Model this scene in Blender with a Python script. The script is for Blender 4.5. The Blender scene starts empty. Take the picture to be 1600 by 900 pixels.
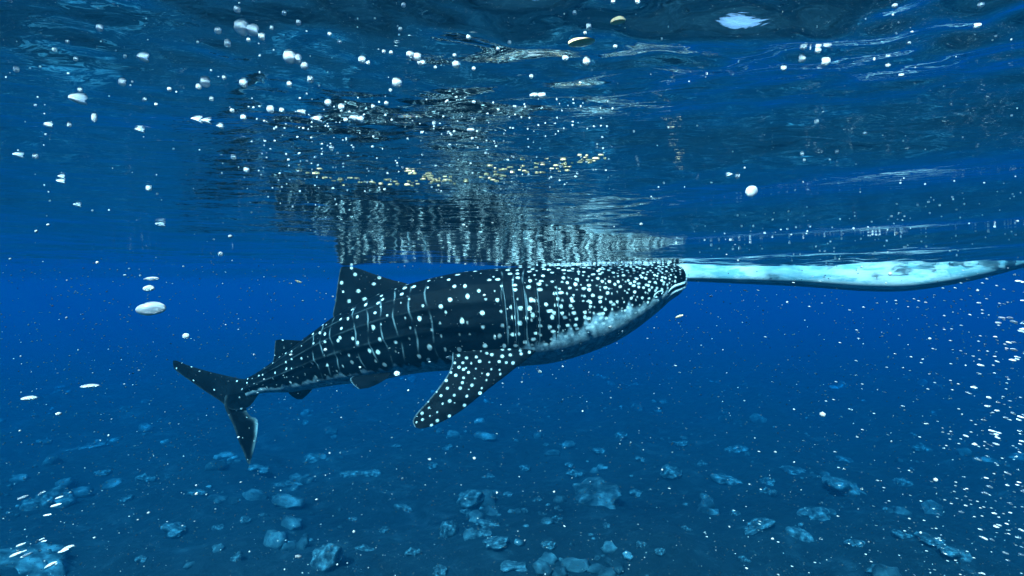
import bpy, math, random
import numpy as np
from mathutils import Vector, Matrix

random.seed(11)
rng = np.random.default_rng(11)
C = bpy.context.scene.collection
sc = bpy.context.scene

# ------------------------------------------------------------------ camera
CAM_Z = -0.21            # the camera is held just under the water level (z = 0)
F = 1000.0               # focal length in photo pixels (photo 1600 x 900)
cam_d = bpy.data.cameras.new('camera')
cam = bpy.data.objects.new('camera', cam_d); C.objects.link(cam)
cam.location = (0, 0, CAM_Z); cam.rotation_euler = (math.pi / 2, 0, 0)
cam_d.sensor_width = 36.0; cam_d.lens = 36.0 * F / 1600.0
cam_d.clip_start = 0.02; cam_d.clip_end = 2000
sc.camera = cam

# ------------------------------------------------------------------ sky and sun
SUN_EL, SUN_AZ = math.radians(44.8), math.radians(203)   # azimuth clockwise from +Y: behind the camera, to its left
w = bpy.data.worlds.new('World'); sc.world = w; w.use_nodes = True
nt = w.node_tree; nt.nodes.clear()
sky = nt.nodes.new('ShaderNodeTexSky'); sky.sky_type = 'NISHITA'; sky.sun_disc = False
sky.sun_elevation = SUN_EL; sky.sun_rotation = SUN_AZ
bg = nt.nodes.new('ShaderNodeBackground'); bg.inputs['Strength'].default_value = 0.08
out = nt.nodes.new('ShaderNodeOutputWorld')
nt.links.new(sky.outputs[0], bg.inputs[0]); nt.links.new(bg.outputs[0], out.inputs[0])
sd = bpy.data.lights.new('sun', 'SUN'); sd.energy = 5.0; sd.angle = math.radians(0.53); sd.color = (1, 0.96, 0.9)
sun = bpy.data.objects.new('sun', sd); C.objects.link(sun)
to_sun = Vector((math.sin(SUN_AZ) * math.cos(SUN_EL), math.cos(SUN_AZ) * math.cos(SUN_EL), math.sin(SUN_EL)))
sun.rotation_euler = to_sun.to_track_quat('Z', 'Y').to_euler()
sc.view_settings.view_transform = 'Standard'; sc.view_settings.look = 'None'
sc.view_settings.exposure = 2.42; sc.view_settings.gamma = 1.0
sc.view_settings.use_curve_mapping = False
sc.render.engine = 'CYCLES'
cy = sc.cycles
cy.max_bounces = 6; cy.diffuse_bounces = 1; cy.glossy_bounces = 4; cy.transmission_bounces = 4
cy.volume_bounces = 0; cy.transparent_max_bounces = 8
cy.sample_clamp_indirect = 12; cy.use_denoising = True
cy.caustics_reflective = True; cy.caustics_refractive = True

# ------------------------------------------------------------------ helpers
def pix(px, py, Y):                       # photo pixel + depth -> world point
    return np.array([(px - 800.0) / F * Y, Y, CAM_Z + (450.0 - py) / F * Y])

def mesh_from(name, V, Fc, smooth=True):
    me = bpy.data.meshes.new(name)
    V = np.asarray(V, dtype=np.float32); Fc = np.asarray(Fc, dtype=np.int32)
    n = Fc.shape[1]
    me.vertices.add(len(V)); me.vertices.foreach_set('co', V.ravel())
    me.loops.add(Fc.size); me.loops.foreach_set('vertex_index', Fc.ravel())
    me.polygons.add(len(Fc))
    me.polygons.foreach_set('loop_start', np.arange(0, Fc.size, n, dtype=np.int32))
    me.polygons.foreach_set('loop_total', np.full(len(Fc), n, dtype=np.int32))
    if smooth: me.polygons.foreach_set('use_smooth', np.ones(len(Fc), dtype=bool))
    me.update(calc_edges=True); me.validate()
    return me

def obj(name, me, mat, parent=None):
    o = bpy.data.objects.new(name, me); C.objects.link(o)
    if mat is not None and len(me.materials) == 0: me.materials.append(mat)
    if parent is not None: o.parent = parent
    return o

def tag(o, label, cat, group=None):
    o['label'] = label; o['category'] = cat
    if group: o['group'] = group
    return o

def grid_faces(nu, nv, close_v=False):
    u = np.arange(nu - 1)[:, None]; v = np.arange(nv if close_v else nv - 1)[None, :]
    v2 = (v + 1) % nv
    a = u * nv + v; b = u * nv + v2; c = (u + 1) * nv + v2; d = (u + 1) * nv + v
    return np.stack([a, b, c, d], -1).reshape(-1, 4)

def crom(P, n):                           # Catmull-Rom resample of control rows, uniform in chord length
    P = np.asarray(P, float)
    Q = np.vstack([2 * P[0] - P[1], P, 2 * P[-1] - P[-2]])
    d = np.linalg.norm(np.diff(P[:, :2], axis=0), axis=1) + 1e-9
    t = np.concatenate([[0], np.cumsum(d)]); t /= t[-1]
    T = np.linspace(0, 1, n); i = np.clip(np.searchsorted(t, T, side='right') - 1, 0, len(P) - 2)
    f = ((T - t[i]) / (t[i + 1] - t[i]))[:, None]
    a, b, c, e = Q[i], Q[i + 1], Q[i + 2], Q[i + 3]
    return 0.5 * (2 * b + (c - a) * f + (2 * a - 5 * b + 4 * c - e) * f ** 2 + (3 * b - a - 3 * c + e) * f ** 3)

def smooth_noise(X, Y, wl, seed, n=14):   # band limited noise of about unit range, from random sines
    r = np.random.default_rng(seed); z = np.zeros_like(X, dtype=float)
    for _ in range(n):
        a = r.uniform(0, 2 * math.pi); k = 2 * math.pi / (wl * r.uniform(.6, 1.6))
        z += np.sin(X * k * math.cos(a) + Y * k * math.sin(a) + r.uniform(0, 6.28))
    return z / math.sqrt(n)

def sstep(a, b, x):
    t = np.clip((x - a) / (b - a), 0, 1); return t * t * (3 - 2 * t)

def ico(sub):
    import bmesh
    bm = bmesh.new(); bmesh.ops.create_icosphere(bm, subdivisions=sub, radius=1.0)
    V = np.array([v.co[:] for v in bm.verts]); Fc = np.array([[v.index for v in f.verts] for f in bm.faces]); bm.free()
    return V, Fc

class NT:
    def __init__(s, name):
        s.m = bpy.data.materials.new(name); s.m.use_nodes = True; s.t = s.m.node_tree; s.t.nodes.clear()
        s.out = s.t.nodes.new('ShaderNodeOutputMaterial')
    def n(s, typ, ins=None, **kw):
        nd = s.t.nodes.new('ShaderNode' + typ)
        for k, v in kw.items(): setattr(nd, k, v)
        for k, v in (ins or {}).items():
            if isinstance(v, bpy.types.NodeSocket): s.t.links.new(v, nd.inputs[k])
            else: nd.inputs[k].default_value = v
        return nd
    def ramp(s, fac, stops):
        nd = s.n('ValToRGB', {'Fac': fac}); e = nd.color_ramp.elements
        while len(e) < len(stops): e.new(0.5)
        for q, (p, c) in zip(e, stops): q.position = p; q.color = (*c, 1) if len(c) == 3 else c
        return nd.outputs['Color']
    def mix(s, fac, a, b):
        nd = s.n('Mix', data_type='RGBA')
        for i, v in ((0, fac), (6, a), (7, b)):
            if isinstance(v, bpy.types.NodeSocket): s.t.links.new(v, nd.inputs[i])
            else: nd.inputs[i].default_value = v if i == 0 else (*v, 1)
        return nd.outputs[2]
    def surf(s, sh): s.t.links.new(sh, s.out.inputs['Surface']); return s.m

# ------------------------------------------------------------------ water surface
_r = np.random.default_rng(5)
WAVES = []                                # (wavelength, amplitude, direction, phase)
for wl, slope, spread, n in ((1.6, .007, .5, 4), (.75, .011, .7, 6), (.36, .014, .9, 7), (.17, .018, 1.2, 8), (.085, .016, 1.5, 8), (.045, .014, 1.6, 8)):
    for _ in range(n):
        l = wl * _r.uniform(.7, 1.4)
        WAVES.append((l, slope * l / (2 * math.pi), math.pi / 2 + _r.normal(0, spread), _r.uniform(0, 6.28)))

def water_z(X, Y, cell=None):
    X = np.asarray(X, float); Y = np.asarray(Y, float)
    # long swell: crest a metre in front of the camera, falling away towards the animal
    yy = Y - .10 * X - .012 * X * X
    z = .072 * np.cos(2 * math.pi * (yy - 1.0) / 9.0) + .090 - .026 * np.tanh((yy - 2.0) / .8)
    far = sstep(8, 25, np.hypot(X, Y))
    z = z * (1 - far)
    # crests that come in obliquely from the right
    q = (Y - 5.2) * math.cos(.42) + (X - 1.2) * math.sin(.42)
    z += .018 * sstep(.1, 1.0, X) * np.cos(2 * math.pi * q / 1.25) * (1 - sstep(6, 12, Y))
    gust = .55 + .5 * smooth_noise(X, Y * .7, 2.2, 77) ** 2
    gust = np.clip(gust, .35, 1.5) * (2.9 - 2.35 * sstep(.6, 1.9, np.hypot(X, Y)))
    gust = gust * (1 + .7 * sstep(3.4, 4.6, Y) + 1.0 * sstep(.8, 2.0, X) * sstep(2.5, 4, Y))
    z = z + .028 * np.exp(-((X - 1.45) / .45) ** 2 - ((Y - 5.75) / .5) ** 2)      # bow wave over the head
    calm = 2.0 - 1.4 * sstep(.7, 2.2, np.hypot(X, Y))
    for l, a, d, p in WAVES:
        k = 2 * math.pi / l
        amp = a * (gust if l < .6 else calm)
        if cell is not None: amp = amp * np.clip((l / np.maximum(cell, 1e-6) - 2.6) / 2.5, 0, 1)
        z = z + amp * np.sin(k * (X * math.cos(d) + Y * math.sin(d)) + p)
    return z

def hit_surface(px, py):
    a = (px - 800) / F; b = (450 - py) / F
    Y = .22 / max(b, .02); st = .12
    lo, hi = max(.2, Y * .5), Y * 1.8
    for _ in range(3):
        q = np.linspace(lo, hi, 60); s = water_z(a * q, q); i = int(np.argmax(CAM_Z + b * q >= s)); i = max(i, 1)
        lo, hi = q[i - 1], q[i]
    return np.array([a * hi, hi, float(s[i])])

def build_water():
    def grow(a, step, end):               # ever wider cells away from the part that is looked at
        r = [a]
        while abs(r[-1]) < abs(end): step *= 1.055; r.append(r[-1] + step)
        return r[1:]
    xp = np.concatenate([np.arange(0, 1.5, .014), np.arange(1.5, 4.6, .024)]); xp = np.concatenate([xp, grow(xp[-1], .024, 300)])
    xs = np.concatenate([-xp[:0:-1], xp])
    yp = np.concatenate([np.arange(.2, 3, .011), np.arange(3, 7.2, .02)])
    ys = np.concatenate([np.array(grow(.2, -.011, -60))[::-1], yp, grow(yp[-1], .02, 380)])
    nx, ny = len(xs), len(ys)
    X, Y = np.meshgrid(xs, ys, indexing='ij')
    cell = np.maximum(np.gradient(xs)[:, None], np.gradient(ys)[None, :]) + 0 * X
    Z = water_z(X, Y, cell)
    V = np.stack([X, Y, Z], -1).reshape(-1, 3)
    Fc = grid_faces(nx, ny)[:, ::-1]      # normals up
    me = mesh_from('water', V, Fc)
    m = NT('water_skin')
    tc = m.n('TexCoord').outputs['Object']
    mp = m.n('Mapping', {'Vector': tc, 'Scale': (.8, 1.6, 1)}).outputs[0]
    n1 = m.n('TexNoise', {'Vector': mp, 'Scale': 13.0, 'Detail': 3.0, 'Roughness': .5, 'Distortion': .9}).outputs['Fac']
    n0 = m.n('TexNoise', {'Vector': m.n('Mapping', {'Vector': tc, 'Location': (3.3, 1.7, 0)}).outputs[0], 'Scale': 1.6, 'Detail': 1.0}).outputs['Fac']
    st = m.n('MapRange', {0: n0, 1: .40, 2: .66, 3: .20, 4: .5}).outputs[0]
    b1 = m.n('Bump', {'Height': n1, 'Strength': st, 'Distance': .0055}).outputs[0]
    b2 = b1
    fr = m.n('Fresnel', {'IOR': 1.333, 'Normal': b2}).outputs[0]
    rf = m.n('BsdfRefraction', {'Color': (.55, .9, 1, 1), 'Roughness': 0.0, 'IOR': 1.333, 'Normal': b2}).outputs[0]
    tr = m.n('BsdfTransparent', {'Color': (.6, .88, 1, 1)}).outputs[0]
    gl = m.n('BsdfGlossy', {'Color': (.97, .99, 1, 1), 'Roughness': 0.0, 'Normal': b2}).outputs[0]
    th = m.n('MixShader', {0: .62, 1: rf, 2: tr}).outputs[0]
    me.materials.append(m.surf(m.n('MixShader', {0: fr, 1: th, 2: gl}).outputs[0]))
    o = obj('water', me, None); o['kind'] = 'structure'
build_water()

# ------------------------------------------------------------------ the blue body of water between things
def build_haze():
    x0, x1, y0, y1, z0, z1 = -260, 260, -40, 340, -8.6, 0.75
    V = [(x, y, z) for z in (z0, z1) for x, y in ((x0, y0), (x1, y0), (x1, y1), (x0, y1))]
    Fc = [(0, 3, 2, 1), (4, 5, 6, 7), (0, 1, 5, 4), (1, 2, 6, 5), (2, 3, 7, 6), (3, 0, 4, 7)]
    me = mesh_from('haze', V, Fc, False)
    m = NT('blue_water_haze')
    v = m.n('VolumePrincipled', {'Color': (.0002, .0335, .0705, 1), 'Density': .12, 'Anisotropy': 0.0, 'Absorption Color': (0, .44, .755, 1)})
    m.t.links.new(v.outputs[0], m.out.inputs['Volume'])
    me.materials.append(m.m)
    o = obj('haze', me, None); o['kind'] = 'stuff'
    tag(o, 'clear deep blue sea water filling the view', 'water')
build_haze()

# ------------------------------------------------------------------ seabed
BED_DROP = 6.2
BED = CAM_Z - BED_DROP
def bed_z(X, Y):
    return BED + .16 * smooth_noise(X, Y, 7, 3) + .08 * smooth_noise(X, Y, 2.2, 4) + .03 * smooth_noise(X, Y, .7, 6)

def build_bed():
    xs = np.linspace(-34, 34, 520); ys = np.linspace(5, 50, 420)
    xs = np.concatenate([[-300, -160, -80, -45], xs, [45, 80, 160, 300]]); ys = np.concatenate([[-60, -15], ys, [65, 100, 180, 380]])
    X, Y = np.meshgrid(xs, ys, indexing='ij'); Z = bed_z(X, Y)
    me = mesh_from('seabed', np.stack([X, Y, Z], -1).reshape(-1, 3), grid_faces(len(xs), len(ys))[:, ::-1])
    m = NT('reef_floor')
    tc = m.n('TexCoord').outputs['Object']
    n1 = m.n('TexNoise', {'Vector': tc, 'Scale': .7, 'Detail': 8.0, 'Roughness': .62, 'Distortion': .6}).outputs['Fac']
    n2 = m.n('TexNoise', {'Vector': tc, 'Scale': 3.2, 'Detail': 6.0, 'Roughness': .6}).outputs['Fac']
    dark = m.ramp(n2, [(.35, (.0015, .002, .003)), (.6, (.005, .006, .007)), (.75, (.03, .032, .034))])
    sand = m.ramp(n2, [(.3, (.006, .006, .007)), (.7, (.045, .046, .048))])
    fac = m.ramp(n1, [(.56, (0, 0, 0)), (.68, (1, 1, 1))])
    col = m.mix(fac, dark, sand)
    bp = m.n('Bump', {'Height': n2, 'Strength': .8, 'Distance': .1}).outputs[0]
    me.materials.append(m.surf(m.n('BsdfPrincipled', {'Base Color': col, 'Roughness': .95, 'Normal': bp}).outputs[0]))
    o = obj('seabed', me, None); o['kind'] = 'structure'
build_bed()

def rock_material():
    m = NT('pale_coral_rock')
    tc = m.n('TexCoord').outputs['Object']
    n = m.n('TexNoise', {'Vector': tc, 'Scale': 1.7, 'Detail': 5.0, 'Roughness': .58}).outputs['Fac']
    col = m.ramp(n, [(.38, (.010, .011, .012)), (.52, (.07, .07, .07)), (.68, (.24, .24, .24))])
    bp = m.n('Bump', {'Height': n, 'Strength': .45, 'Distance': .15}).outputs[0]
    return m.surf(m.n('BsdfPrincipled', {'Base Color': col, 'Roughness': .9, 'Normal': bp}).outputs[0])
M_ROCK = rock_material()

def rock_mesh(seed):
    V, Fc = ico(4); r = np.random.default_rng(seed)
    d = np.ones(len(V))
    for wl, a in ((2.2, .28), (1.0, .16), (.45, .09), (.22, .05)):
        for _ in range(6):
            k = r.normal(size=3); k *= 2 * math.pi / wl / np.linalg.norm(k)
            d += a / 2.2 * np.sin(V @ k + r.uniform(0, 6.28))
    V = V * d[:, None]
    V[:, 2] = np.where(V[:, 2] < -.25, -.25 + (V[:, 2] + .25) * .3, V[:, 2])
    return mesh_from('rock', V, Fc)
ROCKS = [rock_mesh(s) for s in range(7)]
for me in ROCKS: me.materials.append(M_ROCK)

BIG = {(55, 880): 'broad pale coral mound in a bright drift of bubbles', (925, 780): 'long pale slanting coral ridge, the largest light patch on the seabed',
       (510, 880): 'blocky pale coral boulder with a square outline', (70, 790): 'pale coral mound behind a few streaked bubbles',
       (1312, 765): 'slanting oblong pale coral slab lying alone',
       (405, 735): 'small pale rock just under the tip of the lower tail lobe', (490, 720): 'slim slanting pale rock past the tip of the tail',
       (460, 756): 'long low pale coral ledge below the tail tip', (702, 832): 'conical pale coral head beside a round boulder',
       (748, 838): 'round pale boulder beside a conical coral head', (768, 820): 'pale double lump just behind a round boulder',
       (735, 785): 'craggy pale coral head with a flat stone at its foot', (1252, 838): 'chunky pale boulder in front of a flatter pale rock',
       (1270, 808): 'flattish pale rock right behind a chunky boulder', (1048, 745): 'domed pale coral head with a smaller one beyond it',
       (1138, 752): 'wide arched pale coral rock among smaller domes', (1180, 830): 'very long thin pale rock lying flat',
       (1235, 735): 'thin curved pale ledge standing alone', (1490, 868): 'pale coral mass behind the thickest part of the bubble swarm',
       (275, 830): 'slanting tapered pale rock on bare dark seabed', (802, 888): 'long pale bar of coral with a raised end'}
ROCK_PX = [(405,735,28,12),(490,720,30,13),(460,756,52,12),(585,738,22,12),(550,745,30,12),(228,752,24,14),(200,780,16,8),(275,830,40,14),
 (383,815,18,10),(70,790,50,34),(55,880,100,46),(510,880,42,38),(570,860,24,10),(370,875,16,16),(222,876,16,10),(445,856,16,8),(340,826,14,10),
 (632,795,22,14),(735,785,36,24),(730,803,20,9),(675,730,14,8),(795,774,14,7),(702,832,27,24),(748,838,29,18),(768,820,30,12),(775,858,34,11),
 (645,867,20,15),(686,893,20,10),(802,888,40,13),(820,800,10,8),(838,783,12,8),(553,812,12,8),(857,855,20,12),(898,744,22,12),(925,780,70,34),
 (995,772,18,9),(1048,745,30,17),(1095,725,16,9),(1003,856,16,12),(1031,871,14,10),(1072,828,13,8),(947,823,10,7),(890,730,12,7),(970,685,18,10),
 (885,700,14,8),(1138,752,38,17),(1146,698,22,12),(1200,772,20,14),(1197,755,22,10),(1103,784,20,20),(1148,804,15,9),(1180,830,46,10),
 (1252,838,32,24),(1270,808,38,18),(1163,876,15,9),(1235,735,34,6),(1312,765,50,26),(1410,757,22,12),(1436,700,22,12),(1410,836,27,10),
 (1335,850,24,6),(1372,893,30,12),(1448,842,34,8),(1490,868,46,18),(1320,720,26,8),(130,700,40,6),(310,770,20,8),(160,740,20,7),(620,700,14,6),(700,700,16,7),
 (1000,720,14,7),(820,720,16,8),(760,740,16,8),(940,712,20,8),(1065,700,16,8),(870,812,14,8),(600,828,13,7)]
for i, (px, py, pw, ph) in enumerate(ROCK_PX):
    b = (450 - py) / F
    Y = -BED_DROP / b
    for _ in range(4): Y = (bed_z(np.array((px - 800) / F * Y), np.array(Y)) - CAM_Z) / b
    Y = float(Y); X = (px - 800) / F * Y
    o = obj('coral_rock', ROCKS[i % 7], None)
    sx = pw * .5 / F * Y; sz = ph * .62 / F * Y
    o.location = (X, Y, float(bed_z(np.array(X), np.array(Y))) + sz * .1)
    o.scale = (sx, sx * random.uniform(.6, 1.0), sz); o.rotation_euler = (0, random.uniform(-.15, .15), random.uniform(-.5, .5))
    if (px, py) in BIG: tag(o, BIG[(px, py)], 'rock', 'pale coral rocks on the seabed')
    else: tag(o, 'rounded pale coral rock lying on the dark seabed', 'rock', 'pale coral rocks on the seabed')

def merged(name, V0, F0, spots, mat):      # one mesh of many small scattered bodies (stuff)
    n = len(V0); A = []; B = []
    for i, (p, s, R) in enumerate(spots):
        A.append((V0 * s) @ R.T + p); B.append(F0 + i * n)
    me = mesh_from(name, np.vstack(A), np.vstack(B)); o = obj(name, me, mat); o['kind'] = 'stuff'
    return o

def rotz(a): c, s = math.cos(a), math.sin(a); return np.array([[c, -s, 0], [s, c, 0], [0, 0, 1.0]])
V1, F1 = ico(1); V2, F2 = ico(2)
rub = []
for _ in range(2600):
    Y = rng.uniform(11, 44); X = rng.uniform(-.95, .95) * Y
    if smooth_noise(np.array(X), np.array(Y), 6.0, 31) + .5 * smooth_noise(np.array(X), np.array(Y), 2.0, 32) < .55 + .4 * rng.random(): continue
    s = .05 + .26 * rng.random() ** 4
    rub.append((np.array([X, Y, bed_z(np.array(X), np.array(Y)) + .2 * s]), np.array([s * rng.uniform(.8, 1.8), s, s * rng.uniform(.5, 1)]), rotz(rng.uniform(0, 6.28))))
Vr = V2 * (1 + .22 * np.sin(V2 @ np.array([3.1, 2.2, 1.7]) * 2 + 1) + .15 * np.sin(V2 @ np.array([-2.1, 4.2, 2.7]) * 2))[:, None]
tag(merged('coral_rubble', Vr, F2, rub, M_ROCK), 'scattered small pale coral rubble on the dark seabed', 'rubble')

# ------------------------------------------------------------------ whale shark
NU, NV = 1100, 300
SEC = [ # top px, bottom px, depth Y, half width
 ((383, 592), (388, 620), 6.34, .050), ((395, 586), (402, 616), 6.32, .075), ((410, 577), (420, 613), 6.30, .10), ((440, 556), (454, 612), 6.25, .15),
 ((470, 534), (489, 607), 6.20, .20), ((500, 512), (525, 601), 6.15, .26), ((530, 491), (560, 597), 6.10, .31),
 ((570, 470), (600, 592), 6.05, .37), ((610, 453), (640, 584), 6.02, .42), ((650, 441), (680, 579), 6.0, .455),
 ((700, 429), (728, 577), 6.0, .48), ((750, 422), (772, 575), 6.0, .49), ((800, 418), (815, 571), 6.0, .49),
 ((850, 414), (862, 566), 5.99, .485), ((900, 412), (908, 554), 5.98, .475), ((950, 411), (952, 537), 5.96, .455),
 ((985, 411), (985, 518), 5.95, .43), ((1015, 411), (1012, 498), 5.94, .395), ((1038, 411.5), (1034, 480), 5.93, .36),
 ((1052, 413.5), (1049, 467), 5.92, .31), ((1060, 417), (1058, 458), 5.92, .245), ((1065, 423), (1063, 450), 5.92, .17), ((1067, 433), (1067, 441), 5.92, .05)]
S = crom([[a[0], a[1], b[0], b[1], y, h] for a, b, y, h in SEC], NU)
TOP = np.stack([(S[:, 0] - 800) / F * S[:, 4], S[:, 4], CAM_Z + (450 - S[:, 1]) / F * S[:, 4]], -1)
BOT = np.stack([(S[:, 2] - 800) / F * S[:, 4], S[:, 4], CAM_Z + (450 - S[:, 3]) / F * S[:, 4]], -1)
CEN = (TOP + BOT) / 2; UPV = (TOP - BOT) / 2
SPINE = np.concatenate([[0], np.cumsum(np.linalg.norm(np.diff(CEN, axis=0), axis=1))]); LEN = SPINE[-1]
TAN = np.gradient(CEN, axis=0); TAN /= np.linalg.norm(TAN, axis=1)[:, None]
SIDE = np.cross(UPV, TAN); SIDE /= np.linalg.norm(SIDE, axis=1)[:, None]
SIDE *= np.sign(-SIDE[:, 1:2])            # points to the camera side (-Y)

def body_pt(iu, th, lift=0.0):            # iu: float station index, th: angle from the back (0) round to the belly (pi); >0 = camera side
    iu = np.asarray(iu, float); th = np.asarray(th, float)
    i = np.clip(iu.astype(int), 0, NU - 2); f = (iu - i)[..., None]
    L = lambda A: A[i] * (1 - f) + A[i + 1] * f
    c, u, sd, hw, s = L(CEN), L(UPV), L(SIDE), L(S[:, 5:6]), (L(SPINE[:, None]) / LEN)[..., 0]
    a = np.abs(th)
    ct, st = np.cos(th), np.sin(th)
    ex = .86 + .06 * np.sin(3 * s)
    cs = np.sign(ct) * np.abs(ct) ** ex; ss = np.sign(st) * np.abs(st) ** (.84)
    # ridges along the flank, strongest behind the gills
    fade = sstep(.0, .12, s) * (1 - sstep(.52, .74, s))
    rg = np.zeros_like(s)
    for t0, am in ((.72, .006), (1.12, .008), (1.52, .015)):
        tt = t0 + .10 * sstep(.0, .5, s)
        d = (a - tt) / .075
        rg += am * fade * (np.exp(-d * d) - .55 * np.exp(-((d - 1.8) / 1.3) ** 2))
    keel = .022 * (1 - sstep(.02, .22, s)) * np.exp(-((a - 1.62) / .12) ** 2)
    hwv = hw[..., 0]
    p = c + u * cs[..., None] + sd * (hwv * ss)[..., None]
    nrm = u / np.linalg.norm(u, axis=-1, keepdims=True) * ct[..., None] + sd * st[..., None]
    # gill pouches swell slightly, jaw line steps in under the cheek
    pouch = .012 * np.exp(-((s - .665) / .05) ** 2) * np.exp(-((a - 1.75) / .4) ** 2)
    return p + nrm * (rg + keel + pouch + lift)[..., None]

def station_at(px):                       # station whose mid line crosses photo column px
    mid = (S[:, 0] + S[:, 2]) / 2; return float(np.interp(px, mid, np.arange(NU)))

TH = np.linspace(-math.pi, math.pi, NV, endpoint=False)
U, T = np.meshgrid(np.arange(NU), TH, indexing='ij')
BV = body_pt(U, T)
SN = SPINE[U] / LEN; A = np.abs(T)
# pale belly boundary, as a fraction of the way from back to belly along the body
midx = (S[:, 0] + S[:, 2]) / 2
fb = np.interp(midx, [385, 450, 540, 650, 760, 830, 880, 940, 1010, 1050, 1064], [.70, .76, .80, .86, .84, .74, .66, .56, .60, .56, .5])
thb = np.arccos(np.clip(1 - 2 * fb, -1, 1))
wob = .05 * np.sin(SPINE * 21) + .05 * np.sin(SPINE * 47 + 1) + .035 * np.sin(SPINE * 83 + 2)
PALE = sstep(-.05, .10, A - (thb + wob)[U])
SPOT = np.zeros(BV.shape[:2]); LINE = np.zeros(BV.shape[:2])
def spot_spacing(s):                      # metres between spots along the body
    return np.interp(s, [0, .12, .3, .5, .6, .68, .8, .92, 1], [.090, .105, .135, .15, .128, .076, .057, .046, .036])
rs = np.random.default_rng(3)
for side in (1, -1):
    s_m = .05; col = 0
    while s_m < LEN - .015:
        sn = s_m / LEN; sp = float(spot_spacing(sn)); i0 = float(np.interp(s_m, SPINE, np.arange(NU)))
        tmax = float(thb[int(i0)]) + .2
        ths = np.linspace(0, math.pi, 200); P = body_pt(np.full(200, i0), ths); arc = np.concatenate([[0], np.cumsum(np.linalg.norm(np.diff(P, axis=0), axis=1))])
        step = sp * .82; a0 = (col % 2) * step * .5 + step * .25
        k = 0
        while True:
            av = a0 + k * step + rs.normal(0, step * .16); k += 1
            t = float(np.interp(av, arc, ths))
            if t > tmax or av > arc[-1]: break
            if rs.random() < .07: continue
            ss_ = s_m + rs.normal(0, sp * .27)
            big = rs.random() < .62
            r = float(np.interp(sn, [0, .2, .45, .6, .75, .9, 1], [.008, .012, .0195, .016, .0130, .0100, .0075])) * (rs.uniform(.85, 1.15) if big else rs.uniform(.45, .7))
            ic = float(np.interp(ss_, SPINE, np.arange(NU))); c = body_pt(np.array(ic), np.array(t * side))
            lo, hi = max(0, int(ic) - 22), min(NU, int(ic) + 23)
            D = BV[lo:hi] - c; tg = TAN[min(int(ic), NU - 1)]
            al = D @ tg; pr = np.sqrt(np.maximum((D ** 2).sum(-1) - al ** 2, 0))
            el = np.interp(sn, [.5, .7, 1], [.92, 1.35, 1.2]); ev = np.interp(t, [1.3, 2.0], [1.0, 1.5]) if sn < .6 else 1.0
            d = np.sqrt((al / el) ** 2 + (pr / ev) ** 2) / r * (1 + .16 * np.sin(al / r * 1.7 + rs.uniform(0, 6)) + .12 * np.sin(D[..., 2] / r * 2.3 + rs.uniform(0, 6)))
            q = (1 - sstep(.62, 1.2, d)) * (rs.uniform(.75, 1.0) if big else rs.uniform(.3, .75)) * (rs.uniform(.45, .8) if t > 1.55 and sn < .62 else 1)
            SPOT[lo:hi] = np.maximum(SPOT[lo:hi], q)
        # thin pale vertical bar between columns of spots
        if .18 < sn < .66 and rs.random() < .75:
            sm2 = s_m + sp * .5
            d = np.abs(SPINE[:, None] - sm2 - .012 * np.sin(A * 6 + col)) / .009
            g = (1 - sstep(.3, 1, d)) * (.5 + .5 * np.sin(A * 9 + col * 2.1)) * sstep(.35, .6, A) * (1 - sstep(1.9, 2.3, A)) * (np.sign(T) == side)
            LINE = np.maximum(LINE, g)
        s_m += sp * .92; col += 1
for t0 in (.72, 1.12, 1.52):
    tt = t0 + .10 * sstep(.0, .5, SN)
    LINE = np.maximum(LINE, .3 * np.exp(-((A - tt) / .016) ** 2) * sstep(.02, .08, SN) * (1 - sstep(.26, .5, SN)) * (.35 + .65 * (np.sin(SN * 95 + t0 * 9) > -.2)))
# folds of the pale throat
PALE = PALE * (1 - .30 * sstep(.70, .78, SN) * (.5 + .5 * np.sin(SPINE[U] * 70 + 2.5 * np.sin(A * 5))) ** 3)
SPOT *= (1 - PALE * .35)
bodyV = BV.reshape(-1, 3); bodyF = grid_faces(NU, NV, True)
PARTS_V = [bodyV]; PARTS_F = [bodyF]; PARTS_C = [np.stack([SPOT, PALE, LINE, np.ones_like(SPOT)], -1).reshape(-1, 4)]
nv = len(bodyV)
# caps at both ends
for row, flip in ((0, False), (NU - 1, True)):
    c = BV[row].mean(0); idx = np.arange(NV) + row * NV; j = np.roll(idx, -1); k = np.full(NV, nv)
    q = np.stack([idx, k, k, j], -1) if not flip else np.stack([j, k, k, idx], -1)
    PARTS_V.append(c[None]); PARTS_C.append(np.array([[0, 0, 0, 1.0]])); 
    PARTS_F.append(np.stack([idx, j, k, k], -1)); nv += 1

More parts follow.
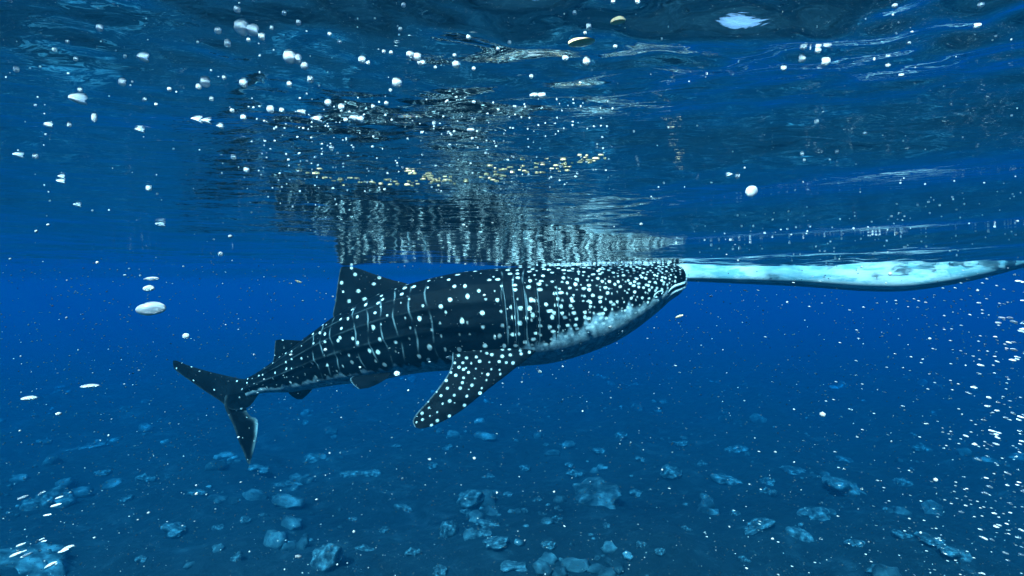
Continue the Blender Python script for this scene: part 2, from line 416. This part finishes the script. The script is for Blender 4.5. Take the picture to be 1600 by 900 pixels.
def fin(rows, thick, ns=90, nc=70, spot_r=0.0, spot_sp=.1, rim=.5, belly=0.0, seed=0, both_edges=False):
    """rows: (lead px, trail px, depth of lead, depth of trail)"""
    global nv
    R = crom([[a[0], a[1], b[0], b[1], ya, yb] for a, b, ya, yb in rows], ns)
    Lp = np.stack([(R[:, 0] - 800) / F * R[:, 4], R[:, 4], CAM_Z + (450 - R[:, 1]) / F * R[:, 4]], -1)
    Tp = np.stack([(R[:, 2] - 800) / F * R[:, 5], R[:, 5], CAM_Z + (450 - R[:, 3]) / F * R[:, 5]], -1)
    x = (1 - np.cos(np.linspace(0, math.pi, nc))) / 2
    P = Lp[:, None] * (1 - x)[None, :, None] + Tp[:, None] * x[None, :, None]
    span = np.gradient((Lp + Tp) / 2, axis=0); ch = Tp - Lp
    N = np.cross(span, ch); N /= np.linalg.norm(N, axis=1)[:, None] + 1e-9
    prof = 2.6 * (np.sqrt(x) * .62 - .30 * x - .32 * x ** 2)
    f = np.linspace(0, 1, ns)
    tk = thick * (1 - .85 * f) * np.minimum(1, np.linalg.norm(ch, axis=1) / (np.linalg.norm(ch, axis=1).max() * .25))
    tk = tk * (1 + 1.4 * np.exp(-f / .07))
    off = N[:, None] * (tk[:, None] * prof[None])[..., None]
    r2 = np.random.default_rng(seed)
    sp = np.zeros((ns, nc))
    if spot_r:
        n_s = int(np.linalg.norm(np.diff((Lp + Tp) / 2, axis=0), axis=1).sum() / spot_sp) + 1
        for i in range(n_s):
            fi = (i + .5) / n_s * (ns - 1); row = int(fi); cl = np.linalg.norm(ch[row]); m = max(1, int(cl / spot_sp))
            for j in range(m):
                if r2.random() < .1: continue
                ii = int(np.clip(fi + r2.normal(0, .2) * ns / n_s, 0, ns - 1))
                xx = np.clip((j + .5 + .5 * (i % 2) - .25 + r2.normal(0, .16)) / m, .03, .97)
                c = Lp[ii] * (1 - xx) + Tp[ii] * xx
                rr = spot_r * (r2.uniform(.8, 1.15) if r2.random() < .6 else r2.uniform(.45, .65))
                d = np.linalg.norm(P - c, axis=-1) / rr
                sp = np.maximum(sp, (1 - sstep(.62, 1.2, d)) * r2.uniform(.6, 1))
    edge = np.minimum(x, 1 - x)[None] * np.linalg.norm(ch, axis=1)[:, None]
    rimm = rim * (1 - sstep(.004, .016 if not both_edges else .05, np.where((x[None] > .5) | both_edges, edge, 1))) * (.5 + .5 * np.sin(f * 23 + seed)[:, None] ** 2)
    if both_edges: rimm = np.maximum(rimm, 2.2 * np.exp(-(x[None] * np.linalg.norm(ch, axis=1)[:, None] / .035) ** 2) * (sstep(.38, .5, f) * (1 - sstep(.6, .95, f)))[:, None])
    colr = np.stack([np.maximum(sp, 0), np.full_like(sp, belly), rimm, np.ones_like(sp)], -1).reshape(-1, 4)
    for sgn in (1, -1):
        PARTS_V.append((P + off * sgn).reshape(-1, 3)); g = grid_faces(ns, nc)
        PARTS_F.append((g if sgn > 0 else g[:, ::-1]) + nv); PARTS_C.append(colr); nv += ns * nc

# first dorsal
fin([((655, 462), (540, 512), 6.02, 6.08), ((640, 445), (521, 497), 6.02, 6.08), ((612, 437), (524, 470), 6.04, 6.09), ((584, 428), (527, 446), 6.06, 6.10),
     ((562, 420), (530, 428), 6.08, 6.11), ((550, 417), (532, 419), 6.09, 6.11), ((541, 416), (535, 416.5), 6.09, 6.1)], .038, spot_r=.016, spot_sp=.125, rim=.35, seed=1)
# second dorsal
fin([((490, 545), (440, 582), 6.19, 6.26), ((483, 533), (427, 570), 6.2, 6.27), ((466, 532), (428, 556), 6.21, 6.27), ((450, 531), (429, 542), 6.23, 6.27), ((436, 530.5), (430, 532), 6.24, 6.26)],
    .02, spot_r=.008, spot_sp=.11, rim=.4, seed=2)
# tail, upper lobe
fin([((412, 584), (404, 616), 6.30, 6.30), ((398, 589), (388, 636), 6.32, 6.33), ((380, 592), (362, 640), 6.36, 6.36), ((355, 587), (343, 626), 6.42, 6.42),
     ((325, 580), (314, 607), 6.5, 6.5), ((295, 571), (287, 588), 6.57, 6.57), ((277, 564), (273, 577), 6.62, 6.62), ((271, 563), (270, 568), 6.64, 6.64)],
    .034, spot_r=.008, spot_sp=.15, rim=.12, seed=3)
# tail, lower lobe, with its curled leading edge
fin([((408, 606), (352, 618), 6.30, 6.36), ((395, 622), (350, 632), 6.33, 6.38), ((385, 638), (357, 650), 6.36, 6.40), ((391, 650), (364, 664), 6.32, 6.42), ((402, 656), (369, 678), 6.26, 6.43),
     ((402, 676), (374, 692), 6.28, 6.44), ((397, 702), (381, 708), 6.36, 6.46), ((390, 726), (386, 722), 6.42, 6.46)], .026, spot_r=.007, spot_sp=.15, rim=.3, seed=4, both_edges=True)
# anal fin, pelvic fins
fin([((492, 600), (455, 604), 6.2, 6.24), ((488, 608), (451, 613), 6.2, 6.24), ((480, 617), (456, 619), 6.2, 6.24), ((472, 624), (464, 624), 6.2, 6.23)], .016, rim=.1, seed=5)
for s in (1, -1):
    fin([((612, 583), (552, 588), 6.03 - s * .26, 6.08 - s * .24), ((605, 591), (547, 592), 6.03 - s * .30, 6.08 - s * .28), ((590, 600), (552, 601), 6.03 - s * .36, 6.08 - s * .34),
         ((576, 606), (561, 608), 6.03 - s * .40, 6.08 - s * .39)], .02, rim=.9, seed=6)
# pectoral fins
fin([((842, 530), (722, 522), 5.75, 5.75), ((838, 548), (708, 546), 5.60, 5.60), ((803, 577), (705, 573), 5.50, 5.50), ((758, 612), (692, 597), 5.40, 5.42),
     ((717, 644), (669, 626), 5.32, 5.35), ((686, 661), (651, 646), 5.28, 5.31), ((667, 668), (645, 658), 5.26, 5.28), ((655, 670), (648, 667), 5.25, 5.26)],
    .045, ns=140, nc=110, spot_r=.013, spot_sp=.072, rim=.8, seed=7)
fin([((842, 530), (722, 522), 6.25, 6.25), ((838, 548), (708, 546), 6.40, 6.40), ((810, 565), (705, 563), 6.60, 6.60), ((775, 572), (692, 570), 6.80, 6.80),
     ((735, 574), (672, 572), 7.0, 7.0), ((700, 575), (655, 573), 7.12, 7.12), ((675, 575), (650, 574), 7.2, 7.2)],
    .045, spot_r=.017, spot_sp=.085, rim=.8, seed=8)

def skin_material():
    m = NT('spotted_skin')
    at = m.n('Attribute', attribute_name='pattern').outputs['Color']
    sp = m.n('SeparateColor', {0: at})
    tc = m.n('TexCoord').outputs['Object']
    n1 = m.n('TexNoise', {'Vector': tc, 'Scale': 3.5, 'Detail': 6.0, 'Roughness': .6}).outputs['Fac']
    n2 = m.n('TexNoise', {'Vector': tc, 'Scale': 60.0, 'Detail': 3.0, 'Roughness': .6}).outputs['Fac']
    n3 = m.n('TexNoise', {'Vector': tc, 'Scale': 16.0, 'Detail': 5.0, 'Roughness': .65}).outputs['Fac']
    back = m.ramp(n1, [(.3, (.0010, .0018, .003)), (.55, (.0018, .0034, .0052)), (.75, (.0045, .008, .011))])
    belly = m.ramp(n3, [(.3, (.07, .12, .15)), (.5, (.24, .32, .36)), (.72, (.58, .65, .66))])
    white = m.ramp(n2, [(.3, (.62, .68, .68)), (.6, (.86, .88, .86))])
    c = m.mix(sp.outputs[1], back, belly)
    ln = m.n('Math', {0: sp.outputs[2], 1: .24}, operation='MULTIPLY').outputs[0]
    c = m.mix(ln, c, (.45, .62, .68))
    c = m.mix(sp.outputs[0], c, white)
    bp = m.n('Bump', {'Height': n2, 'Strength': .25, 'Distance': .006}).outputs[0]
    return m.surf(m.n('BsdfPrincipled', {'Base Color': c, 'Roughness': .6, 'Specular IOR Level': .03, 'Normal': bp}).outputs[0])

root = bpy.data.objects.new('whale_shark', None); C.objects.link(root)
root.location = (0, 6, CAM_Z - .3)
tag(root, 'dark whale shark covered in white spots swimming just under the surface', 'whale shark')
bpy.context.view_layer.update()
inv = np.array(root.location)
Vall = np.vstack(PARTS_V) - inv; Fall = np.vstack(PARTS_F)
import bmesh
tri = Fall[:, 2] == Fall[:, 3]
me = bpy.data.meshes.new('body')
faces = np.concatenate([Fall[~tri].ravel(), Fall[tri][:, :3].ravel()]).astype(np.int32)
tot = np.concatenate([np.full((~tri).sum(), 4), np.full(tri.sum(), 3)]).astype(np.int32)
me.vertices.add(len(Vall)); me.vertices.foreach_set('co', Vall.astype(np.float32).ravel())
me.loops.add(len(faces)); me.loops.foreach_set('vertex_index', faces)
me.polygons.add(len(tot)); me.polygons.foreach_set('loop_start', (np.cumsum(tot) - tot).astype(np.int32)); me.polygons.foreach_set('loop_total', tot)
me.polygons.foreach_set('use_smooth', np.ones(len(tot), dtype=bool))
me.update(calc_edges=True)
ca = me.color_attributes.new('pattern', 'FLOAT_COLOR', 'POINT')
ca.data.foreach_set('color', np.vstack(PARTS_C).astype(np.float32).ravel())
M_SKIN = skin_material()
obj('body', me, M_SKIN, root)

def simple(name, col, rough=.5, spec=.5):
    m = NT(name)
    tc = m.n('TexCoord').outputs['Object']
    n = m.n('TexNoise', {'Vector': tc, 'Scale': 25.0, 'Detail': 4.0}).outputs['Fac']
    c = m.mix(n, tuple(v * .8 for v in col), tuple(min(1, v * 1.2) for v in col))
    return m.surf(m.n('BsdfPrincipled', {'Base Color': c, 'Roughness': rough, 'Specular IOR Level': spec}).outputs[0])
M_SLIT = simple('gill_dark', (.004, .005, .006), .7, .1)
M_LIP = simple('lip_pale', (.55, .62, .62), .45, .4)
M_EYE = simple('eye_black', (.004, .004, .005), .15, .6)

def tube(pts, rad, nseg=8):
    pts = np.asarray(pts); n = len(pts); t = np.gradient(pts, axis=0); t /= np.linalg.norm(t, axis=1)[:, None] + 1e-9
    a = np.cross(t, np.array([.31, .2, .93])); a /= np.linalg.norm(a, axis=1)[:, None]; b = np.cross(t, a)
    ph = np.linspace(0, 2 * math.pi, nseg, endpoint=False)
    r = (np.full(n, rad) if np.isscalar(rad) else np.asarray(rad))[:, None, None]
    V = pts[:, None] + r * (a[:, None] * np.cos(ph)[None, :, None] + b[:, None] * np.sin(ph)[None, :, None])
    return V.reshape(-1, 3), grid_faces(n, nseg, True)

for side in (1, -1):
    for gx, t0, t1 in ((789, .95, 1.95), (803, .95, 2.0), (820, .95, 2.05), (839, .95, 2.08), (866, 1.02, 2.02)):
        i0 = station_at(gx); t = np.linspace(t0, t1, 40); f = (t - t0) / (t1 - t0)
        p = body_pt(i0 + 3 * np.sin(f * math.pi) - 4 * f, t * side, -.0005)
        V, Fc = tube(p, .008 * np.sin(np.clip(f, .03, .97) * math.pi) ** .5)
        obj('gill_slit', mesh_from('gill_slit', V - inv, Fc), M_SLIT, root)
        p = body_pt(i0 + 5 + 3 * np.sin(f * math.pi) - 4 * f, t * side, .001)
        V, Fc = tube(p, .0042 * np.sin(np.clip(f, .03, .97) * math.pi) ** .5)
        obj('gill_flap', mesh_from('gill_flap', V - inv, Fc), simple('gill_edge', (.09, .13, .15), .5, .2) if 'gill_edge' not in bpy.data.materials else bpy.data.materials['gill_edge'], root)
    ie = station_at(1019); c = body_pt(np.array(ie), np.array(1.70 * side))
    V, Fc = ico(3); o = obj('eye', mesh_from('eye', V * np.array([.026, .018, .022]), Fc), M_EYE, root); o.location = Vector(c - inv)
    V, Fc = tube([body_pt(np.array(ie + 10 * math.cos(q)), np.array((1.70 + .075 * math.sin(q)) * side)) for q in np.linspace(0, 2 * math.pi, 24)], .006)
    obj('eyelid', mesh_from('eyelid', V - inv, Fc), M_LIP, root)
    ij = station_at(1030)
    V, Fc = tube([body_pt(np.array(ij + 10 * math.cos(q)), np.array((1.10 + .05 * math.sin(q)) * side)) for q in np.linspace(0, math.pi, 12)], .005)
    obj('nostril', mesh_from('nostril', V - inv, Fc), M_SLIT, root)
# wide mouth running round the front of the head
i0 = station_at(1036); iu = np.concatenate([np.linspace(i0, NU - 4, 50), np.linspace(NU - 4, i0, 50)])
f = (iu - i0) / (NU - 4 - i0); tt = np.interp(f, [0, 1], [1.98, 1.66])
sg = np.concatenate([np.ones(50), -np.ones(50)])
for nm, dth, rad, mt in (('mouth', 0, .010, M_SLIT), ('upper_lip', -.13, .013, M_LIP), ('lower_lip', .17, .017, M_LIP)):
    V, Fc = tube(body_pt(iu, (tt + dth) * sg, -.002), rad * (.35 + .65 * sstep(0, .3, f)))
    obj(nm, mesh_from(nm, V - inv, Fc), mt, root)

# ------------------------------------------------------------------ boat hull
def build_boat():
    px = np.array([1040, 1047, 1060, 1110, 1150, 1250, 1350, 1420, 1500, 1560, 1600, 1640, 1680])
    py = np.array([424, 433, 436, 438, 440, 444.5, 451.5, 451, 439, 425, 414, 405, 398])
    n = 160
    X = np.linspace(px[0], px[-1], n); R = crom(np.stack([px, py], -1), 400); B = np.interp(X, R[:, 0], R[:, 1])
    Yb = 6.50 - 1.1 * (X - 1040) / 640
    top = bpy.data.objects.new('boat', None); C.objects.link(top)
    top.location = ((1340 - 800) / F * 6.1, 6.1, 0)
    tag(top, 'white wooden canoe hull floating at the surface ahead of the whale shark', 'boat')
    xw = (X - 800) / F * Yb - top.location.x; yw = Yb - 6.1; zb = CAM_Z + (450 - B) / F * Yb
    f = np.linspace(0, 1, n); hw = .30 * np.sin(np.clip(f, .0, 1) * math.pi) ** .55 + .01
    sheer = .26 + .16 * (2 * f - 1) ** 4
    m = 41; ph = np.linspace(-1, 1, m)
    def shell(inset):
        yy = np.sign(ph) * np.abs(ph) ** .26
        Yv = (hw - inset)[:, None].clip(.004) * yy[None]
        prof = np.abs(ph) ** 2.2
        Zv = zb[:, None] + inset + (sheer - zb - inset)[:, None] * prof[None]
        return np.stack([xw[:, None] + .45 * Yv, yw[:, None] + Yv, Zv], -1).reshape(-1, 3)
    A, Bn = shell(0), shell(.022); g = grid_faces(n, m)
    rim = []
    for j in (0, m - 1):
        for i in range(n - 1):
            a, b = i * m + j, (i + 1) * m + j; rim.append((a, b, b + n * m, a + n * m))
    for i in (0, n - 1):
        for j in range(m - 1):
            a, b = i * m + j, i * m + j + 1; rim.append((a, b, b + n * m, a + n * m))
    mt = NT('dappled_hull_paint')  # sun dapples put into the hull colour as slanting streaks
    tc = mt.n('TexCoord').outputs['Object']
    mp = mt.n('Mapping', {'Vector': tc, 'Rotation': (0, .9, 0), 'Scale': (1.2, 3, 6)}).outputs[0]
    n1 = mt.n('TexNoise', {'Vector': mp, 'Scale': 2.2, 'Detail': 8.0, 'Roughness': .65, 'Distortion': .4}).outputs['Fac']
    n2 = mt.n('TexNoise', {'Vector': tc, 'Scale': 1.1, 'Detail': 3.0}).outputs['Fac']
    dapple_dim = mt.ramp(n1, [(.35, (.09, .26, .34)), (.55, (.20, .42, .50)), (.7, (.42, .60, .64))])     # turquoise painted in where sun dapples leave the hull dim
    new = mt.ramp(n1, [(.42, (.22, .46, .54)), (.50, (.58, .70, .72)), (.7, (.78, .83, .83))])      # bright streaks painted in as sun dapples
    col = mt.mix(mt.ramp(n2, [(.42, (0, 0, 0)), (.56, (1, 1, 1))]), dapple_dim, new)
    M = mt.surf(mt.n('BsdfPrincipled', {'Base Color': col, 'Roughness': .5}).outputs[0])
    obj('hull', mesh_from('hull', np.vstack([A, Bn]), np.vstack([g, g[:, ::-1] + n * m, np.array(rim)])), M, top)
    V, Fc = tube(np.stack([xw, yw, zb - .006], -1)[6:-6], .014, 8); obj('keel', mesh_from('keel', V, Fc), simple('keel_paint', (.30, .46, .52)), top)
    for s in (1, -1):
        V, Fc = tube(np.stack([xw + .45 * s * hw, yw + s * hw, sheer + .01], -1), .02, 8); obj('gunwale', mesh_from('gunwale', V, Fc), simple('gunwale_wood', (.25, .15, .08)), top)
    for k in (40, 80, 120):
        h = hw[k] * .93; x = xw[k]
        V = [(x + a + .45 * b * h, yw[k] + b * h, .17 + c) for a in (-.09, .09) for b in (-1, 1) for c in (0, .025)]
        Fc = [(0, 1, 3, 2), (4, 6, 7, 5), (0, 4, 5, 1), (2, 3, 7, 6), (0, 2, 6, 4), (1, 5, 7, 3)]
        obj('thwart', mesh_from('thwart', V, Fc, False), simple('thwart_wood', (.3, .2, .11)), top)
build_boat()

# ------------------------------------------------------------------ bubbles, flakes and sun glints built as solids
def bubble_material(name, tint, refr):
    m = NT(name)
    d = m.n('BsdfPrincipled', {'Base Color': (*tint, 1), 'Roughness': .12, 'Specular IOR Level': .8}).outputs[0]
    g = m.n('BsdfGlass', {'IOR': .78, 'Roughness': 0.0}).outputs[0]
    return m.surf(m.n('MixShader', {0: refr, 1: d, 2: g}).outputs[0])
M_BUB = bubble_material('silver_bubble', (.95, .95, .95), .48)
M_WARM = bubble_material('warm_glint_flake', (1.0, .68, .36), .0)  # orange base colour imitates golden sun glints; the flakes share it
M_BIG = bubble_material('large_bubble', (.95, .95, .95), .6)

def bub_mesh(name, seed, sub, mat, am=.12):
    V, Fc = ico(sub); r = np.random.default_rng(seed)
    k = r.normal(size=(3, 3)) * 1.6; d = 1 + am * sum(np.sin(V @ k[i] + r.uniform(0, 6)) for i in range(3)) / 2
    me = mesh_from(name, V * d[:, None], Fc); me.materials.append(mat); return me
SB = [bub_mesh('bubble', s, 3, M_BUB) for s in range(4)]
WB = [bub_mesh('warm_glint_flake', s + 9, 3, M_WARM, .2) for s in range(3)]
LAB_S = 'small bright air bubble doubling as a sun glint on the underside of the rippled surface'  # these bright bubbles also take the place of white sun glints
SURF = [(8,12,9),(28,12,14),(43,13,9),(100,27,17),(155,43,12),(222,90,19,10),(25,108,9),(85,77,7),(105,65,7),(190,128,12),(120,155,28,11),(125,140,7),(195,88,6),
 (118,92,7),(370,14,11),(376,42,22),(392,47,24,15),(408,57,11),(340,47,11),(355,68,10),(388,62,7),(424,43,7),(444,20,7),(466,35,8),(515,53,7),(530,65,7),(452,88,20),(462,92,18,12),
 (475,102,13),(565,93,12),(320,128,15),(380,129,13),(350,121,7),(310,135,9),(265,139,7),(485,124,10),(452,131,9),(305,187,22,5),(320,189,20,5),(343,197,12,6),(422,170,13),(440,172,8),(470,175,16,8),
 (493,186,22,9),(512,160,12),(533,167,10),(552,184,16,10),(562,186,14,9),(540,187,8),(380,183,9),(363,172,7),(330,154,7),(75,195,15,8),(108,195,7),(147,183,8,14),(217,203,16,6),
 (244,163,6),(226,155,6),(28,242,16,6),(55,244,8),(95,276,13,4),(94,283,14,5),(365,245,8),(385,265,9),(518,231,9),(232,294,9),(250,350,16,8),(120,320,12,5),
 (625,45,7),(630,8,7),(641,84,12),(651,88,14),(655,97,8),(660,98,8),(713,100,12),(620,128,16),(610,141,6),(575,98,6),(600,80,6),(611,82,6),(680,105,6),
 (740,107,6),(732,58,7),(778,76,6),(796,66,7),(710,86,6),(836,149,16,9),(846,149,14,10),(830,119,7),(883,90,10),(917,96,12),(920,42,9),(914,51,6),(961,72,7),(898,20,6),(958,2,7),
 (996,2,9),(740,159,6),(604,161,7),(583,166,7),(735,203,13,8),(678,193,6),(907,129,5),(1055,177,10,9),(1138,155,18,5),(1152,152,16,5),(1206,128,11,9),(1253,92,11),(1278,78,11),(1290,96,13),
 (1225,106,9),(1312,108,9),(1196,145,8),(1164,125,6),(1388,102,8,6),(1408,117,8,6),(1338,146,8,6),(1260,158,7),(1260,175,8),(1276,190,7),(1322,184,8,6),(1368,173,10,8),(1352,208,7,5),(1398,8,8),
 (1533,8,11,8),(1527,40,11,8),(1420,67,7,5),(1502,112,11,7),(1523,118,11,7),(1552,123,9,6),(1495,153,8,5),(1140,273,12,5),(1152,275,8,9),(1253,240,6),(1257,250,5),(1308,237,6),(1168,195,6)]
for i, t in enumerate(SURF):
    px, py, pw = t[:3]; ph = t[3] if len(t) > 3 else pw
    p = hit_surface(px, py); k = .5 / F * p[1]
    o = obj('bubble', SB[i % 4], None)
    o.scale = (pw * k, pw * k * .9, ph * k * .75); o.location = (p[0], p[1], p[2] - ph * k * .35)
    o.rotation_euler = (0, (.35 if px < 600 else -.3 if px > 1100 else 0) * (1 if pw > 10 else 0), 0)
    tag(o, LAB_S, 'bubble', 'air bubbles doubling as sun glints under the surface')
for px, py, pw, ph in ((908, 66, 40, 13), (965, 34, 22, 9)):
    p = hit_surface(px, py); k = .5 / F * p[1]
    o = obj('floating_flake', WB[0], None); o.scale = (pw * k, pw * k * .8, ph * k * .55); o.location = (p[0], p[1], p[2] - ph * k * .2); o.rotation_euler = (0, -.15, 0)
    tag(o, 'large pale orange floating flake' if pw > 30 else 'smaller pale orange flake floating on the surface', 'flake', 'pale orange flakes on the surface')

def polyline(pts, n, jit):
    P = np.array(pts, float); t = rng.uniform(0, len(P) - 1, n); i = t.astype(int).clip(0, len(P) - 2); f = (t - i)[:, None]
    return P[i] * (1 - f) + P[i + 1] * f + rng.normal(0, 1, (n, 2)) * np.array(jit)
spots = []
for px, py in np.vstack([polyline([(490, 272), (560, 283), (640, 286), (690, 284), (740, 281), (800, 273), (870, 263), (945, 244)], 90, (6, 4)),
                         polyline([(640, 262), (665, 275), (690, 284)], 22, (5, 4)), polyline([(770, 262), (850, 256), (930, 246)], 24, (12, 5))]):
    p = hit_surface(px, py); k = .5 / F * p[1]; s = rng.uniform(2.5, 6.5)
    spots.append((p - np.array([0, 0, s * k * .2]), np.array([s * k * rng.uniform(1, 2.6), s * k, s * k * .55]), np.eye(3)))
tag(merged('crest_glints', V1, F1, spots, M_WARM), 'golden sun glints built as grains along the nearest wave crest', 'glints')  # warm grains added along the crest in place of sun glints
spots = []
for px, py in np.vstack([np.stack([rng.uniform(0, 640, 90), rng.uniform(0, 330, 90)], -1), np.stack([rng.uniform(380, 960, 300), rng.uniform(150, 300, 300)], -1),
                         np.stack([rng.uniform(960, 1600, 70), rng.uniform(20, 330, 70)], -1),
                         polyline([(1080, 380), (1300, 350), (1600, 300)], 90, (30, 16)), polyline([(1250, 390), (1600, 360)], 70, (30, 14))]):
    p = hit_surface(px, py); k = .5 / F * p[1]; s = rng.uniform(1.2, 3.2)
    spots.append((p - np.array([0, 0, s * k * .5]), np.array([s * k * rng.uniform(1, 1.8), s * k, s * k * .8]), np.eye(3)))
tag(merged('glint_froth', V1, F1, spots, M_BUB), 'pinprick bubbles and bead-shaped sun glints scattered under the rippled surface', 'froth')  # white beads, many of them added to imitate sun sparkle on the ripples
spots = []
for px, py in polyline([(862, 424), (900, 419), (940, 417), (985, 416), (1030, 415)], 130, (14, 3)):
    Y = rng.uniform(5.45, 5.75); p = pix(px, py, Y); p[2] = water_z(p[0], p[1]) - .006; s = rng.uniform(.004, .011)
    spots.append((p, np.array([s * 1.6, s, s * .7]), np.eye(3)))
tag(merged('foam', V1, F1, spots, M_BUB), 'white foam where the head of the whale shark meets the surface', 'foam')

BB = bub_mesh('bubble', 40, 4, M_BIG, .16)
for px, py, pw, ph, Y, lab in ((235, 481, 38, 22, 1.3, 'largest rising air bubble, flattened and silvery, left of the tail'),
        (237, 435, 18, 6, 1.4, 'thin flat air bubble, topmost of the rising column'), (232, 450, 15, 10, 1.4, 'middle air bubble of the rising column, dark below'),
        (290, 525, 11, 9, 1.3, 'small round air bubble just above the upper tail lobe'), (140, 603, 24, 6, 1.0, 'long thin streaked bubble in open blue water'),
        (45, 622, 20, 7, 1.0, 'short streaked bubble beside the long thin one'), (620, 584, 10, 9, 2.2, 'pinkish bubble under the belly of the whale shark'),
        (1174, 298, 18, 18, .9, 'round pale bubble hanging alone under smooth water'), (344, 397, 8, 8, 1.2, 'tiny round bubble close under the surface by the dark ripples')):
    o = obj('bubble', BB if pw > 14 else SB[1], None); k = .5 / F * Y; o.location = Vector(pix(px, py, Y)); o.scale = (pw * k, pw * k * .8, ph * k)
    tag(o, lab, 'bubble')
for px, py, pw, ph, r, lab in ((1062, 494, 14, 4, -.35, 'yellowish sliver of food drifting under the snout'), (467, 440, 12, 3, .3, 'pale thin sliver drifting left of the dorsal fin')):
    Y = 3.0; o = obj('drifting_flake', WB[1], None); k = .5 / F * Y; o.location = Vector(pix(px, py, Y)); o.scale = (pw * k, ph * k, ph * k); o.rotation_euler = (0, r, 0)
    tag(o, lab, 'flake')

# swarm of bubbles in the water off the boat's stern
LAB_D = 'streaked silvery bubble in the slanting swarm below the boat'
for i in range(120):
    t = rng.random() ** .8
    py = 430 + 470 * t; x0 = 1590 - 60 * t - 170 * t * t
    px = 1605 - abs(rng.normal(0, 1)) * (28 + 90 * t)
    L = rng.uniform(3.5, 10) * (1.25 if px > 1500 else .6); Y = rng.uniform(.75, 1.3); k = .5 / F * Y
    o = obj('bubble', SB[i % 4], None); o.location = Vector(pix(px, py, Y)); o.scale = (L * k, L * k * .35, L * k * .30)
    o.rotation_euler = (0, math.radians(rng.normal(8 + 14 * t, 4)), 0)
    tag(o, LAB_D, 'bubble', 'swarm of bubbles below the boat')
# streaks low on the other side
for i in range(16):
    px, py = (rng.uniform(35, 100), rng.uniform(765, 805)) if i < 5 else (rng.uniform(10, 110), rng.uniform(840, 885))
    L = rng.uniform(8, 24); Y = rng.uniform(.8, 1.1); k = .5 / F * Y
    o = obj('bubble', SB[i % 4], None); o.location = Vector(pix(px, py, Y)); o.scale = (L * k, L * k * .3, L * k * .22); o.rotation_euler = (0, math.radians(rng.normal(-18, 5)), 0)
    tag(o, 'streaked bubble over the pale coral mounds', 'bubble', 'streaked bubbles over the coral mounds')

# ------------------------------------------------------------------ drifting specks
spots = []
for _ in range(1600):
    Y = .5 + 7.5 * rng.random() ** .8; px = rng.uniform(-60, 1660); py = rng.uniform(330, 920); p = pix(px, py, Y)
    if p[2] > water_z(p[0], p[1]) - .02 or (5.2 < Y < 6.8 and 250 < px < 1080 and py < 740): continue
    s = .0007 + .0013 * rng.random() ** 2.5 * (1 + Y * .35) + .0002 * Y
    spots.append((p, np.array([s * rng.uniform(1, 2.2), s, s]), rotz(rng.uniform(0, 6))))
for _ in range(260):
    Y = rng.uniform(.6, 3); px = 1620 - abs(rng.normal(0, 190)); py = rng.uniform(420, 920); p = pix(px, py, Y); s = .0012 * Y
    c_, s_ = math.cos(.25), math.sin(.25)
    spots.append((p, np.array([s * 2.4, s * .8, s * .7]), np.array([[c_, 0, s_], [0, 1, 0], [-s_, 0, c_]])))
tag(merged('drifting_specks', V1, F1, spots, simple('plankton', (.38, .40, .40), .6, .2)), 'fine white specks drifting through the blue water', 'specks')
spots = []
for _ in range(5000):
    Y = rng.uniform(2.2, 11); px = rng.uniform(-60, 1660); py = rng.uniform(400, 920); p = pix(px, py, Y)
    if p[2] > water_z(p[0], p[1]) - .03 or p[2] < BED + .5 or (5.2 < Y < 6.9 and 250 < px < 1700 and py < 740): continue
    s = rng.uniform(.0005, .0011) * Y
    spots.append((p, np.array([s * rng.uniform(1, 2), s, s]), rotz(rng.uniform(0, 6))))
tag(merged('drifting_silt', V1, F1, spots, simple('silt', (.07, .08, .085), .8, .1)), 'faint silt clouding the blue water below the surface', 'silt')
